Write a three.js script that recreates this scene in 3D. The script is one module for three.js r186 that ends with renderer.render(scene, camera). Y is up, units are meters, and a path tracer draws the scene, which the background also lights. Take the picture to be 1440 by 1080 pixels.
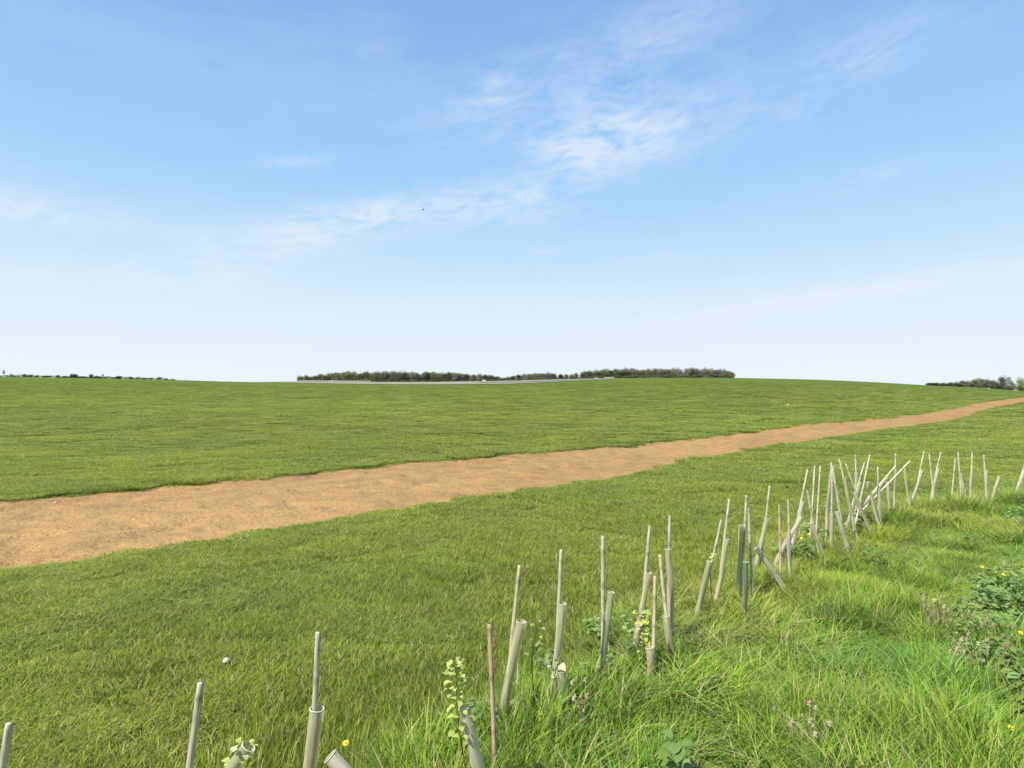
import * as THREE from 'three';
import { mergeGeometries } from 'three/addons/utils/BufferGeometryUtils.js';

const scene = new THREE.Scene();
const renderer = new THREE.WebGLRenderer({ antialias: true });
renderer.toneMapping = THREE.LinearToneMapping;
renderer.shadowMap.enabled = true;
const EXPOSURE = 1.9;
renderer.toneMappingExposure = EXPOSURE;

// ---------- camera: eye height of a person, tilted up two degrees ----------
const camera = new THREE.PerspectiveCamera(64.86, 4 / 3, 0.1, 6000);
camera.position.set(0, 1.65, 0);
camera.lookAt(0, 1.65 + 30, -850);

const lerp = THREE.MathUtils.lerp, clamp = THREE.MathUtils.clamp, sstep = THREE.MathUtils.smoothstep;
function rng(seed) { let s = seed >>> 0; return () => { s = (s + 0x6d2b79f5) | 0; let t = Math.imul(s ^ (s >>> 15), 1 | s); t = (t + Math.imul(t ^ (t >>> 7), 61 | t)) ^ t; return ((t ^ (t >>> 14)) >>> 0) / 4294967296; }; }
// value noise on a lattice, and its octaves
const LAT = new Float32Array(65536); { const r = rng(77); for (let i = 0; i < 65536; i++) LAT[i] = r() * 2 - 1; }
function vn(x, y) {
  const ix = Math.floor(x), iy = Math.floor(y), fx = x - ix, fy = y - iy, u = fx * fx * (3 - 2 * fx), v = fy * fy * (3 - 2 * fy);
  const a = LAT[((iy & 255) << 8) | (ix & 255)], b = LAT[((iy & 255) << 8) | ((ix + 1) & 255)], c = LAT[(((iy + 1) & 255) << 8) | (ix & 255)], d = LAT[(((iy + 1) & 255) << 8) | ((ix + 1) & 255)];
  return (a + (b - a) * u) * (1 - v) + (c + (d - c) * u) * v;
}
function fbm(x, y, n) { let s = 0, a = 0.5, t = 0; for (let i = 0; i < n; i++) { s += a * vn(x, y); t += a; a *= 0.5; x = x * 2.03 + 17.3; y = y * 2.03 + 5.7; } return s / t; }
// a smooth curve through [x, y] pairs
function curve(pts) {
  return (x) => {
    if (x <= pts[0][0]) return pts[0][1];
    for (let i = 1; i < pts.length; i++) if (x <= pts[i][0]) {
      const p0 = pts[Math.max(0, i - 2)], p1 = pts[i - 1], p2 = pts[i], p3 = pts[Math.min(pts.length - 1, i + 1)];
      const h = p2[0] - p1[0], t = (x - p1[0]) / h, m1 = (p2[1] - p0[1]) / Math.max(1e-6, p2[0] - p0[0]) * h, m2 = (p3[1] - p1[1]) / Math.max(1e-6, p3[0] - p1[0]) * h, t2 = t * t, t3 = t2 * t;
      return (2 * t3 - 3 * t2 + 1) * p1[1] + (t3 - 2 * t2 + t) * m1 + (-2 * t3 + 3 * t2) * p2[1] + (t3 - t2) * m2;
    }
    return pts[pts.length - 1][1];
  };
}
// height of the ridge (metres above the near ground) at 760 m, against bearing (sideways metres per metre ahead)
const RIDGE = 760;
const ridgeTop = curve([[-1.9, 40.4], [-1.2, 39.1], [-0.847, 37.8], [-0.73, 36.4], [-0.56, 33.6], [-0.435, 31.0], [-0.365, 31.6], [-0.19, 30.9], [-0.094, 31.4], [0, 32.6], [0.094, 34.6], [0.165, 35.8], [0.33, 36.4], [0.376, 36.1], [0.506, 33.9], [0.61, 30.4], [0.68, 27.2], [0.776, 23.6], [0.847, 19.6], [1.03, 14.3], [1.5, 8.3]]);
function hill(x, d) {
  if (d < 14) return 0;
  const H = ridgeTop(x / d);
  if (d <= RIDGE) { const t = (d - 14) / (RIDGE - 14); return H * t * t / (t + 0.02) * 1.02; }
  return H - 0.00008 * (d - RIDGE) * Math.min(d - RIDGE, 120) - 0.006 * (d - RIDGE);
}

// ---------- sky: clear spring blue with thin cirrus ----------
{
  const W = 3072, H = 1536, data = new Float32Array(W * H * 4);
  const lin = (v) => Math.pow(v / 255, 2.2);
  const stops = [[0, 238, 245, 254], [2.5, 235, 244, 254], [5, 229, 241, 253], [9, 216, 236, 253], [13, 194, 226, 252], [18, 170, 212, 251], [22, 156, 203, 249], [27, 145, 192, 244], [31, 136, 181, 238], [36, 129, 174, 233], [50, 108, 153, 222], [90, 88, 134, 208]];
  const ch = [1, 2, 3].map((c) => curve(stops.map((s) => [s[0], lin(s[c])])));
  // cirrus patches: bearing, elevation, half length, half height (degrees), tilt, strength
  const patches = [[10.5, 24.2, 8.5, 3.0, 0.14, 1], [5, 22.6, 4, 1.6, 0.3, 0.5], [-3, 18.6, 9, 1.8, 0.16, 0.9], [-16, 16.4, 8, 1.6, 0.2, 1.0], [-24, 13.2, 7, 1.2, 0.15, 0.7], [1.5, 17.6, 4, 1, 0, 0.6], [27, 8.9, 15, 0.8, 0.1, 1.5], [13, 6.9, 9, 0.6, 0.1, 1.1], [4.7, 14.6, 4, 0.45, 0.05, 0.6],
    [-39.5, 14.2, 4, 1.2, 0.05, 1.0], [-30, 10.3, 9, 1.2, 0.08, 0.9], [13, 31, 9, 2.4, 0.1, 0.35], [31, 27, 5, 1.8, 0.1, 0.5], [-2, 27, 7, 2.8, 0.3, 0.5], [8, 28, 6, 2, 0.3, 0.2], [-20, 21, 4, 0.6, 0.15, 0.3], [31, 18, 3, 1, 0.2, 0.3], [-26, 4.6, 6, 0.35, -0.05, 0.5], [13, 13.4, 4, 0.5, 0, 0.35], [-31, 14.4, 6, 0.9, -0.1, 0.4], [24, 24, 6, 1.2, 0.1, 0.3], [-12, 30, 3, 0.8, 0, 0.2]];
  const r = rng(5);
  for (let i = 0; i < 70; i++) { const az = 50 + r() * 260; patches.push([az > 180 ? az - 360 : az, 4 + r() * 36, 3 + r() * 8, 0.5 + r() * 2, 0.1 + r() * 0.15, 0.25 + r() * 0.5]); }
  for (let row = 0; row < H; row++) {
    const el = ((row + 0.5) / H - 0.5) * 180;
    const c0 = ch.map((f) => f(Math.max(0, el)));
    for (let col = 0; col < W; col++) {
      const o = (row * W + col) * 4;
      let a = 0;
      if (el > 0 && el < 60) {
        const round = ((col + 0.5) / W - 0.5) * 2 * Math.PI, az = Math.atan2(Math.cos(round), -Math.sin(round)) * 180 / Math.PI;
        let m = 0.05;
        for (const p of patches) {
          let dx = az - p[0]; if (dx > 180) dx -= 360; if (dx < -180) dx += 360;
          if (Math.abs(dx) > p[2] * 2.2) continue;
          const dy = el - p[1], u = (dx + dy * p[4]) / p[2], v = (dy - dx * p[4]) / p[3], g = u * u + v * v;
          if (g < 5) m += p[5] * Math.exp(-g * 1.1);
        }
        const wx = fbm(az * 0.16 + 3, el * 0.3, 3), wy = fbm(az * 0.2 + 40, el * 0.35 + 9, 3);
        const X = az + wx * 2.2 + el * 0.3, Y = el - az * 0.13 + wy * 0.9;
        const n = 0.6 * fbm(X * 0.28, Y * 0.95, 5) + 0.4 * fbm(X * 0.8 + 70, Y * 3.4 + 20, 4);
        a = clamp(m * (0.62 + n * 1.35), 0, 1) * 0.72 + 0.1 * sstep(fbm(az * 0.06 + 9, el * 0.22, 4), 0.0, 0.8) * sstep(el, 1, 8);
        a = Math.min(0.8, a);
      }
      const cl = [0.80, 0.87, 0.97];
      for (let c = 0; c < 3; c++) data[o + c] = lerp(c0[c], Math.max(cl[c], c0[c]), a) / EXPOSURE;
      data[o + 3] = 1;
    }
  }
  const t = new THREE.DataTexture(data, W, H, THREE.RGBAFormat, THREE.FloatType);
  t.mapping = THREE.EquirectangularReflectionMapping; t.magFilter = t.minFilter = THREE.LinearFilter; t.needsUpdate = true;
  scene.background = t; scene.environment = t;
}
// ---------- sun: high, behind the left shoulder ----------
const sun = new THREE.DirectionalLight(new THREE.Color(1, 0.95, 0.86), 5);
sun.position.set(-60, 105, 50);
sun.castShadow = true; sun.shadow.radius = 1.5;
Object.assign(sun.shadow.camera, { left: -120, right: 120, top: 120, bottom: -120, near: 1, far: 500 });
sun.shadow.mapSize.set(4096, 4096);
scene.add(sun, sun.target);

// ---------- helpers ----------
const used = {};
function numbered(name) { const n = used[name] = (used[name] ?? -1) + 1; return n ? name + '_' + String(n).padStart(3, '0') : name; }
function shade(o) { o.traverse((m) => { if (m.isMesh) { m.castShadow = true; m.receiveShadow = true; } }); return o; }
function mesh(name, geo, mat, parent) { const m = new THREE.Mesh(geo, mat); m.name = name; m.castShadow = m.receiveShadow = true; if (parent) parent.add(m); return m; }
function thing(name, label, category, x, y, z, group) {
  const g = new THREE.Group(); g.name = numbered(name); g.position.set(x, y, z); g.userData = { label, category }; if (group) g.userData.group = group; scene.add(g); return g;
}
function setting(name, geo, mat) { const m = mesh(numbered(name), geo, mat); m.userData.kind = 'structure'; scene.add(m); return m; }
const rgb = (r, g, b) => new THREE.Color().setRGB(r, g, b);
function geometry(pos, idx, col, uv) {
  const g = new THREE.BufferGeometry();
  g.setAttribute('position', new THREE.Float32BufferAttribute(pos, 3));
  if (col) g.setAttribute('color', new THREE.Float32BufferAttribute(col, 3));
  if (uv) g.setAttribute('uv', new THREE.Float32BufferAttribute(uv, 2));
  g.setIndex(idx); g.computeVertexNormals(); return g;
}

// ---------- lie of the land: track course, planting row ----------
const AL = [0.64, 0.768];                                             // along the track
const along = (x, d) => x * AL[0] + d * AL[1], across = (x, d) => -x * AL[1] + d * AL[0];
const toKO = (pts) => pts.map(([x, d]) => [along(x, d), across(x, d)]);
const trackFar = curve([[-14, 13.6], ...toKO([[-8.71, 10.35], [-7.36, 12.09], [-5.33, 14.21], [-2.46, 17.47], [1.94, 20.73], [8.6, 26.18], [12.78, 30.23], [18.04, 34.9], [24.7, 40.4], [34.15, 49.26], [49.4, 65.7], [74.8, 93.5], [127.5, 150.6]]), [260, -6]]);
const trackNear = curve([[-14, 8.2], ...toKO([[-5.23, 6.23], [-4.4, 6.99], [-3.91, 7.46], [-3.04, 8.59], [-1.44, 10.25], [-0.27, 11.49], [1.21, 12.95], [3.23, 15.32], [4.97, 17.69], [8.29, 21.42], [14.92, 27.63], [19.6, 32.1], [25.8, 37.85], [33.6, 45.7], [44.8, 58.6], [59.5, 74.5], [90.9, 107.3]]), [260, -10]]);
function inTrack(x, d) {                                              // metres inside the track's edge, negative outside
  const k = along(x, d); if (k < -14 || k > 260) return -9;
  const o = across(x, d);
  return Math.min(o - trackNear(k), trackFar(k) - o);
}
const rowLine = [[-2.2, 0], [-1.25, 1.2], [-0.68, 2.02], [-0.05, 2.85], [0.5, 3.45], [1.65, 4.8], [2.45, 5.8], [4.5, 8], [6.3, 9.3], [8.0, 9.85], [12, 10.8], [30, 14]];
function rowSide(x, d) {                                              // signed metres from the planted row, positive on the verge side
  let best = 1e9, sgn = 1;
  for (let i = 1; i < rowLine.length; i++) {
    const [ax, ad] = rowLine[i - 1], [bx, bd] = rowLine[i], ex = bx - ax, ed = bd - ad, t = clamp(((x - ax) * ex + (d - ad) * ed) / (ex * ex + ed * ed), 0, 1);
    const dx = x - ax - ex * t, dd = d - ad - ed * t, q = dx * dx + dd * dd;
    if (q < best) { best = q; sgn = ex * dd - ed * dx < 0 ? 1 : -1; }
  }
  return Math.sqrt(best) * sgn;
}
function bumps(x, d) { return (fbm(x * 0.35, d * 0.35, 3) * 0.05 + fbm(x * 1.7 + 9, d * 1.7, 2) * 0.014) * sstep(d, -5, 3); }
function land(x, d) {
  let h = hill(x, d) + bumps(x, d);
  const t = inTrack(x, d); if (t > -1) h -= 0.17 * sstep(t, -0.45, 0.35);
  return h;
}
// ---------- the ground, one sheet to beyond the ridge ----------
function noiseTexture(N, paint) {
  const data = new Uint8Array(N * N * 4);
  for (let y = 0; y < N; y++) for (let x = 0; x < N; x++) { const c = paint(x / N, y / N), o = (y * N + x) * 4; data[o] = clamp(c[0] * 255, 0, 255); data[o + 1] = clamp(c[1] * 255, 0, 255); data[o + 2] = clamp(c[2] * 255, 0, 255); data[o + 3] = 255; }
  const t = new THREE.DataTexture(data, N, N); t.wrapS = t.wrapT = THREE.RepeatWrapping; t.magFilter = THREE.LinearFilter; t.minFilter = THREE.LinearMipmapLinearFilter; t.generateMipmaps = true; t.needsUpdate = true; return t;
}
// noise that closes on itself over the unit square
function tile(u, v, f, seed, n) { let s = 0, a = 0.5, t = 0; for (let i = 0; i < n; i++) { const X = u * f, Y = v * f; const g = (x, y) => LAT[((((y % f) + f) % f + seed * 13 & 255) << 8) | (((x % f) + f) % f + seed * 7 & 255)]; const ix = Math.floor(X), iy = Math.floor(Y), fx = X - ix, fy = Y - iy, p = fx * fx * (3 - 2 * fx), q = fy * fy * (3 - 2 * fy); s += a * ((g(ix, iy) * (1 - p) + g(ix + 1, iy) * p) * (1 - q) + (g(ix, iy + 1) * (1 - p) + g(ix + 1, iy + 1) * p) * q); t += a; a *= 0.62; f *= 2; seed += 3; } return s / t; }
const turfMap = noiseTexture(1024, (u, v) => { const n = tile(u, v, 16, 1, 5), m = tile(u, v, 64, 9, 3); const k = 0.80 + n * 0.30 + m * 0.22; return [k * 0.98, k, k * 0.92]; });
const turfBump = noiseTexture(1024, (u, v) => { const k = 0.5 + tile(u, v, 32, 4, 5) * 0.6; return [k, k, k]; });
const groundMat = new THREE.MeshPhysicalMaterial({ specularIntensity: 0, vertexColors: true, map: turfMap, bumpMap: turfBump, bumpScale: 0.05, roughness: 1 });
const GRASS = [0.100, 0.136, 0.037];
function turfTint(x, z) {                                             // patches of yellower and bluer sward: zero-mean noise over the map, with no trend in any direction
  const n = fbm(x * 0.06 + 4, z * 0.03, 4), m = fbm(x * 0.5 + 31, z * 0.35, 3), l = fbm((x * 0.8 + z * 0.6) * 0.012 + 7, (x * 0.6 - z * 0.8) * 0.09, 3);
  const k = 1 + 0.10 * n + 0.10 * m + 0.06 * l;
  return [k * (1 + 0.11 * m - 0.07 * n), k, k * (1 - 0.1 * m)];
}
{
  const NX = 360, ND = 420, xs = [], ds = [-300, -120, -50, -20, -8, -3, -1], bx = Math.asinh(2600 / 3), bd = Math.asinh(2600 / 6);
  for (let i = 0; i <= NX; i++) xs.push(3 * Math.sinh(bx * (i / NX * 2 - 1)));
  for (let i = 0; i <= ND; i++) ds.push(6 * Math.sinh(bd * i / ND));
  const pos = [], col = [], uv = [], idx = [], w = xs.length;
  for (const d of ds) for (const x of xs) {
    pos.push(x, land(x, d), -d); uv.push(x / 5, d / 5);
    const t = turfTint(x, -d); col.push(GRASS[0] * t[0], GRASS[1] * t[1], GRASS[2] * t[2]);
  }
  for (let j = 0; j + 1 < ds.length; j++) for (let i = 0; i + 1 < w; i++) { const a = j * w + i; idx.push(a, a + 1, a + w, a + 1, a + w + 1, a + w); }
  setting('ground', geometry(pos, idx, col, uv), groundMat);
}
// ---------- the sandy track ----------
{
  const sandMap = noiseTexture(1024, (u, v) => { const n = tile(u, v, 8, 2, 6), m = tile(u, v, 128, 5, 2); const k = 0.84 + n * 0.22 + m * 0.14; return [k, k * (0.985 - n * 0.03), k * (0.97 - n * 0.09)]; });
  const sandBump = noiseTexture(1024, (u, v) => { const k = 0.5 + tile(u, v, 48, 8, 4) * 0.8; return [k, k, k]; });
  const sandMat = new THREE.MeshPhysicalMaterial({ specularIntensity: 0, vertexColors: true, map: sandMap, bumpMap: sandBump, bumpScale: 0.022, roughness: 1 });
  const ks = []; for (let k = -12; k < 255;) { ks.push(k); k += Math.max(0.07, (k + 4) * 0.006); }
  const C = 84, pos = [], col = [], uv = [], idx = [];
  for (const k of ks) for (let i = 0; i <= C; i++) {
    const rag = (s) => 0.3 * fbm(k * 0.5, s, 3) + 0.16 * fbm(k * 2.6, s + 7, 3);
    const a = trackNear(k) - 0.5 + rag(3), b = trackFar(k) + 0.5 + rag(50), o = lerp(a, b, i / C);
    const x = k * AL[0] - o * AL[1], d = k * AL[1] + o * AL[0], e = Math.min(o - a, b - o);
    const hoof = Math.max(0, fbm(x * 3.6, d * 3.6, 2) - 0.1) * 0.08, ruts = fbm(o * 1.5, k * 0.12, 2) * 0.03;
    const h = hill(x, d) + bumps(x, d) - 0.05 + Math.min(0.25, Math.max(0, k - 25) * 0.0025) + fbm(x * 1.1, d * 1.1, 3) * 0.03 + ruts - hoof + fbm(x * 7, d * 7, 2) * 0.011 + 0.035 * (1 - sstep(e, 0.1, 0.7)) - 0.1 * (1 - sstep(e, 0, 0.16));
    pos.push(x, h, -d); uv.push(x / 3, d / 3);
    const n = fbm(k * 0.25, o * 1.1, 4), q = fbm(x * 2.2 + 8, d * 2.2, 3), y = 1 + 0.13 * n + 0.12 * q;
    col.push(0.292 * y, 0.190 * y * (1 + 0.03 * n), 0.086 * y * (1 - 0.1 * q));
  }
  for (let j = 0; j + 1 < ks.length; j++) for (let i = 0; i < C; i++) { const a = j * (C + 1) + i; idx.push(a, a + C + 1, a + 1, a + 1, a + C + 1, a + C + 2); }
  setting('track', geometry(pos, idx, col, uv), sandMat);
}
// ---------- pale strip of bare land and grey lane below the wood ----------
function ridgeSheet(name, lo, hi, lift, c, seed) {
  const pos = [], col = [], idx = [], N = 140, M = 24;
  for (let j = 0; j <= M; j++) for (let i = 0; i <= N; i++) {
    const s = lerp(lo[0][0], lo[lo.length - 1][0], i / N), d = lerp(curve(lo)(s), curve(hi)(s), j / M), x = s * d, n = 1 + 0.18 * fbm(x * 0.05 + seed, d * 0.02, 3);
    pos.push(x, land(x, d) + lift, -d); col.push(c[0] * n, c[1] * n, c[2] * n);
  }
  for (let j = 0; j < M; j++) for (let i = 0; i < N; i++) { const a = j * (N + 1) + i; idx.push(a, a + 1, a + N + 1, a + 1, a + N + 2, a + N + 1); }
  setting(name, geometry(pos, idx, col), new THREE.MeshPhysicalMaterial({ vertexColors: true, roughness: 1, specularIntensity: 0 }));
}
ridgeSheet('stubble_field', [[-0.395, 640], [-0.377, 495], [-0.318, 402], [-0.259, 374], [-0.188, 350], [-0.094, 325], [-0.024, 305], [0.024, 315], [0.071, 354], [0.118, 431], [0.153, 511], [0.178, 620]], [[-0.395, 645], [-0.36, 755], [0.1, 755], [0.178, 640]], 0.25, [0.18, 0.19, 0.135], 3);
ridgeSheet('lane', [[-0.06, 470], [0.02, 400], [0.08, 440], [0.14, 560]], [[-0.06, 500], [0.02, 520], [0.08, 560], [0.14, 640]], 0.5, [0.18, 0.17, 0.14], 8);

// ---------- grass ----------
// a tuft: many thin bent blades, each with its own colour
function tuft(r, n, hmin, hmax, wid, spread, bend, segs, pal, dome = 0) {
  const pos = [], col = [], idx = [];
  for (let b = 0; b < n; b++) {
    const a = r() * 6.283, q = Math.sqrt(r()) * spread, x0 = Math.cos(a) * q, z0 = Math.sin(a) * q, h = lerp(hmin, hmax, r()) * (1 - dome * q * q / spread / spread), dir = r() < dome * 0.9 ? a + (r() - 0.5) * 1.6 : r() * 6.283, be = bend * (0.35 + r()) * h, tw = dir + 1.57 + (r() - 0.5), w = wid * (0.6 + r() * 0.8);
    const c = pal[Math.floor(r() * pal.length)], v = 0.8 + r() * 0.4, s0 = pos.length / 3;
    for (let i = 0; i <= segs; i++) {
      const t = i / segs, off = be * t * t, y = h * t * (1 - 0.28 * bend * t), ww = w * (1 - t * t) * 0.5 + 0.0002;
      const cx = x0 + Math.cos(dir) * off, cz = z0 + Math.sin(dir) * off;
      if (i < segs) { pos.push(cx + Math.cos(tw) * ww, y, cz + Math.sin(tw) * ww, cx - Math.cos(tw) * ww, y, cz - Math.sin(tw) * ww); col.push(c[0] * v, c[1] * v, c[2] * v, c[0] * v, c[1] * v, c[2] * v); }
      else { pos.push(cx, y, cz); col.push(c[0] * v, c[1] * v, c[2] * v); }
    }
    for (let i = 0; i < segs; i++) { const k = s0 + i * 2; if (i < segs - 1) idx.push(k, k + 1, k + 2, k + 1, k + 3, k + 2); else idx.push(k, k + 1, k + 2); }
  }
  return geometry(pos, idx, col);
}
const grassMat = new THREE.MeshPhysicalMaterial({ vertexColors: true, roughness: 0.95, transmission: 0.4, thickness: 0, side: THREE.DoubleSide, specularIntensity: 0.25 });
const G1 = [0.206, 0.280, 0.025], G2 = [0.148, 0.218, 0.021], G3 = [0.288, 0.332, 0.052], STRAW = [0.46, 0.40, 0.19], G4 = [0.10, 0.17, 0.022];
const M4 = new THREE.Matrix4(), QT = new THREE.Quaternion(), EU = new THREE.Euler(), SC = new THREE.Vector3(), PO = new THREE.Vector3();
function spread(parent, name, geos, list) {                           // list of [x, y, z, turn, width, height, r, g, b, leanX, leanZ]
  const per = geos.map(() => []);
  list.forEach((p, i) => per[i % geos.length].push(p));
  geos.forEach((g, v) => {
    const im = new THREE.InstancedMesh(g, grassMat, per[v].length); im.name = name; im.castShadow = im.receiveShadow = true;
    per[v].forEach((p, i) => { EU.set(p[9] || 0, p[3], p[10] || 0, 'XZY'); QT.setFromEuler(EU); M4.compose(PO.set(p[0], p[1], p[2]), QT, SC.set(p[4], p[5], p[4])); im.setMatrixAt(i, M4); im.setColorAt(i, rgb(p[6], p[7], p[8])); });
    parent.add(im);
  });
}
function stuff(name, label, category) { const g = new THREE.Group(); g.name = name; g.userData = { label, category, kind: 'stuff' }; scene.add(g); return g; }
const edge = (x, d) => rowSide(x, d) + 0.45 + 0.35 * fbm(x * 0.9 + 5, d * 0.9, 3);   // > 0 in the long grass
// patches laid on a jittered grid whose cells widen far out in the field
function lay(seed, d0, d1, cell, grow, visit) {
  const r = rng(seed);
  for (let d = d0; d < d1;) {
    const wide = Math.pow(Math.max(1, d / 6), grow), c = cell * wide, half = 0.95 * d + 2;
    for (let x = -half - r() * c; x < half; x += c) visit(x + (r() - 0.5) * c * 1.1, d + (r() - 0.5) * c * 1.1, wide, r);
    d += c;
  }
}
{
  const patch = [], small = [];
  const put = (list, x, d, wide, r) => {
    const t = inTrack(x, d) + 0.2 * fbm(x * 1.3, d * 1.3, 3) + 0.14 * fbm(x * 5, d * 5, 2), e = d < 16 ? edge(x, d) : -9;
    const lump = fbm(x * 0.9 + 60, d * 0.9, 3), big = fbm(x * 0.22, d * 0.22, 2), nearRow = sstep(e, -0.9, 0.2), tt = turfTint(x, -d), v = 0.86 + r() * 0.28;
    const far = sstep(d, 10, 40), h = (0.85 + (0.6 - 0.4 * far) * lump + (0.25 - 0.15 * far) * big + nearRow * 1.1) * (0.75 + r() * 0.5);
    list.push([x, land(x, d) - 0.006, -d, r() * 6.28, wide * (0.9 + r() * 0.3), h * Math.min(1.5, Math.pow(wide, 0.3)), tt[0] * v, tt[1] * v, tt[2] * v, (r() - 0.5) * 0.1, (r() - 0.5) * 0.1]);
    return [t, e];
  };
  lay(11, 0.9, 320, 0.27, 0.64, (x, d, wide, r) => {
    const t = inTrack(x, d), e = d < 16 ? edge(x, d) : -9;
    if (t + 0.14 * fbm(x * 1.6, d * 1.6, 3) > -0.24 * wide || e > 0.2 || r() < sstep(d, 45, 320)) return;
    put(patch, x, d, wide, r);
  });
  lay(31, 0.9, 130, 0.07, 0.62, (x, d, wide, r) => {                  // loose tufts along the ragged edges of the track
    const t = inTrack(x, d) + 0.14 * fbm(x * 1.6, d * 1.6, 3); if (t < -0.34 * wide || t > 0.7) return;
    const q = t + 0.34 * fbm(x * 4, d * 4, 2); if ((q > 0.04 && r() > 0.05) || (q > -0.26 && r() < 0.5)) return;
    if (d < 16 && edge(x, d) > 0.25) return;
    put(small, x, d, wide, r);
  });
  const g = rng(21), pal = [G1, G1, G2, G2, G3, G3, G1, G4, G2, G1, G3, STRAW], patches = [], tufts = [];
  for (let i = 0; i < 7; i++) patches.push(tuft(g, 1500, 0.025, 0.085, 0.0040, 0.27, 0.8, 3, pal));
  for (let i = 0; i < 5; i++) tufts.push(tuft(g, 60, 0.03, 0.085, 0.0042, 0.07, 0.8, 3, pal, 0.3));
  const field = stuff('pasture_grass', 'short grazed green grass covering the open field', 'grass');
  spread(field, 'grass_patch', patches, patch); spread(field, 'grass_tuft', tufts, small);
  console.log('pasture', patch.length, small.length);
}
{
  const list = [], straw = [];
  lay(12, 0.7, 17, 0.24, 0.5, (x, d, wide, r) => {
    const e = edge(x, d); if (e < -0.05 + r() * 0.3) return;
    const lump = fbm(x * 1.1 + 20, d * 1.1, 3), row = Math.exp(-Math.pow(rowSide(x, d) / 0.7, 2)), grow = sstep(e, -0.1, 0.7), v = 0.84 + r() * 0.32, y = fbm(x * 0.8, d * 0.8 + 40, 3);
    const h = (0.5 + 0.45 * grow + 1.35 * lump * grow + 0.3 * row * grow) * (0.7 + r() * 0.6);
    const item = [x, land(x, d) - 0.01, -d, r() * 6.28, wide * (0.75 + r() * 0.5), Math.max(0.28, h), v * (1 + 0.4 * y), v, v * (1 - 0.2 * y), (r() - 0.5) * 0.3, (r() - 0.5) * 0.3];
    list.push(item);
    for (let q = 0; q < 3; q++) if (r() < 0.12 + 0.75 * row * sstep(fbm(x * 0.7 + 3, d * 0.7, 2), -0.4, 0.3)) straw.push([x + (r() - 0.5) * 0.3, item[1], -d + (r() - 0.5) * 0.3, r() * 6.28, wide * (0.8 + r() * 0.6), h * (0.9 + r() * 0.35), v, v, v, (r() - 0.5) * 0.3, (r() - 0.5) * 0.3]);
  });
  const g = rng(22), geos = [], dry = [], L1 = [0.205, 0.315, 0.03], L2 = [0.125, 0.23, 0.024], L3 = [0.29, 0.375, 0.045];
  for (let i = 0; i < 8; i++) geos.push(tuft(g, 680, 0.07, 0.29, 0.0056, 0.23, 0.85, 5, [L1, L1, L2, L3, L2, L1, L3, L2, L1, L3, L2, L1, L3, STRAW], 0.35));
  for (let i = 0; i < 4; i++) dry.push(tuft(g, 34, 0.12, 0.36, 0.0036, 0.10, 1.0, 5, [STRAW, [0.40, 0.36, 0.14], [0.30, 0.31, 0.08], L3], 0.3));
  const verge = stuff('verge_grass', 'long lush green grass of the verge around the planted canes', 'grass');
  spread(verge, 'long_tussock', geos, list); spread(verge, 'dry_tuft', dry, straw);
  console.log('verge', list.length, straw.length);
}
// ---------- canes and tree guards of the new hedge ----------
// a bent tube through points with a radius at each, closed at its ends when it is solid
function tube(points, radii, sides, solid, oval = 1, seam = 0) {
  const pos = [], idx = [], n = points.length, up = new THREE.Vector3(0.3, 0.1, 1).normalize(), a = new THREE.Vector3(), b = new THREE.Vector3(), t = new THREE.Vector3();
  for (let i = 0; i < n; i++) {
    t.subVectors(points[Math.min(n - 1, i + 1)], points[Math.max(0, i - 1)]).normalize(); a.crossVectors(t, up).normalize(); b.crossVectors(t, a);
    for (let k = 0; k < sides; k++) { const w = k / sides * 6.28318, q = radii[i] * (1 + seam * (k === 0 ? 1 : 0)), c = Math.cos(w) * q, s = Math.sin(w) * q * oval; pos.push(points[i].x + a.x * c + b.x * s, points[i].y + a.y * c + b.y * s, points[i].z + a.z * c + b.z * s); }
  }
  for (let i = 0; i < n - 1; i++) for (let k = 0; k < sides; k++) { const p = i * sides + k, q = i * sides + (k + 1) % sides; idx.push(p, q, p + sides, q, q + sides, p + sides); }
  if (solid) for (const e of [0, n - 1]) { const c = pos.length / 3; pos.push(points[e].x, points[e].y, points[e].z); for (let k = 0; k < sides; k++) { const p = e * sides + k, q = e * sides + (k + 1) % sides; e ? idx.push(p, q, c) : idx.push(q, p, c); } }
  return { pos, idx };
}
const V = (x, y, z) => new THREE.Vector3(x, y, z);
const caneMat = new THREE.MeshPhysicalMaterial({ vertexColors: true, roughness: 0.85, specularIntensity: 0.3 });
const TONES = { grey: [0.46, 0.42, 0.31], tan: [0.48, 0.40, 0.27], pink: [0.44, 0.31, 0.22], straw: [0.52, 0.48, 0.34] };
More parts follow.
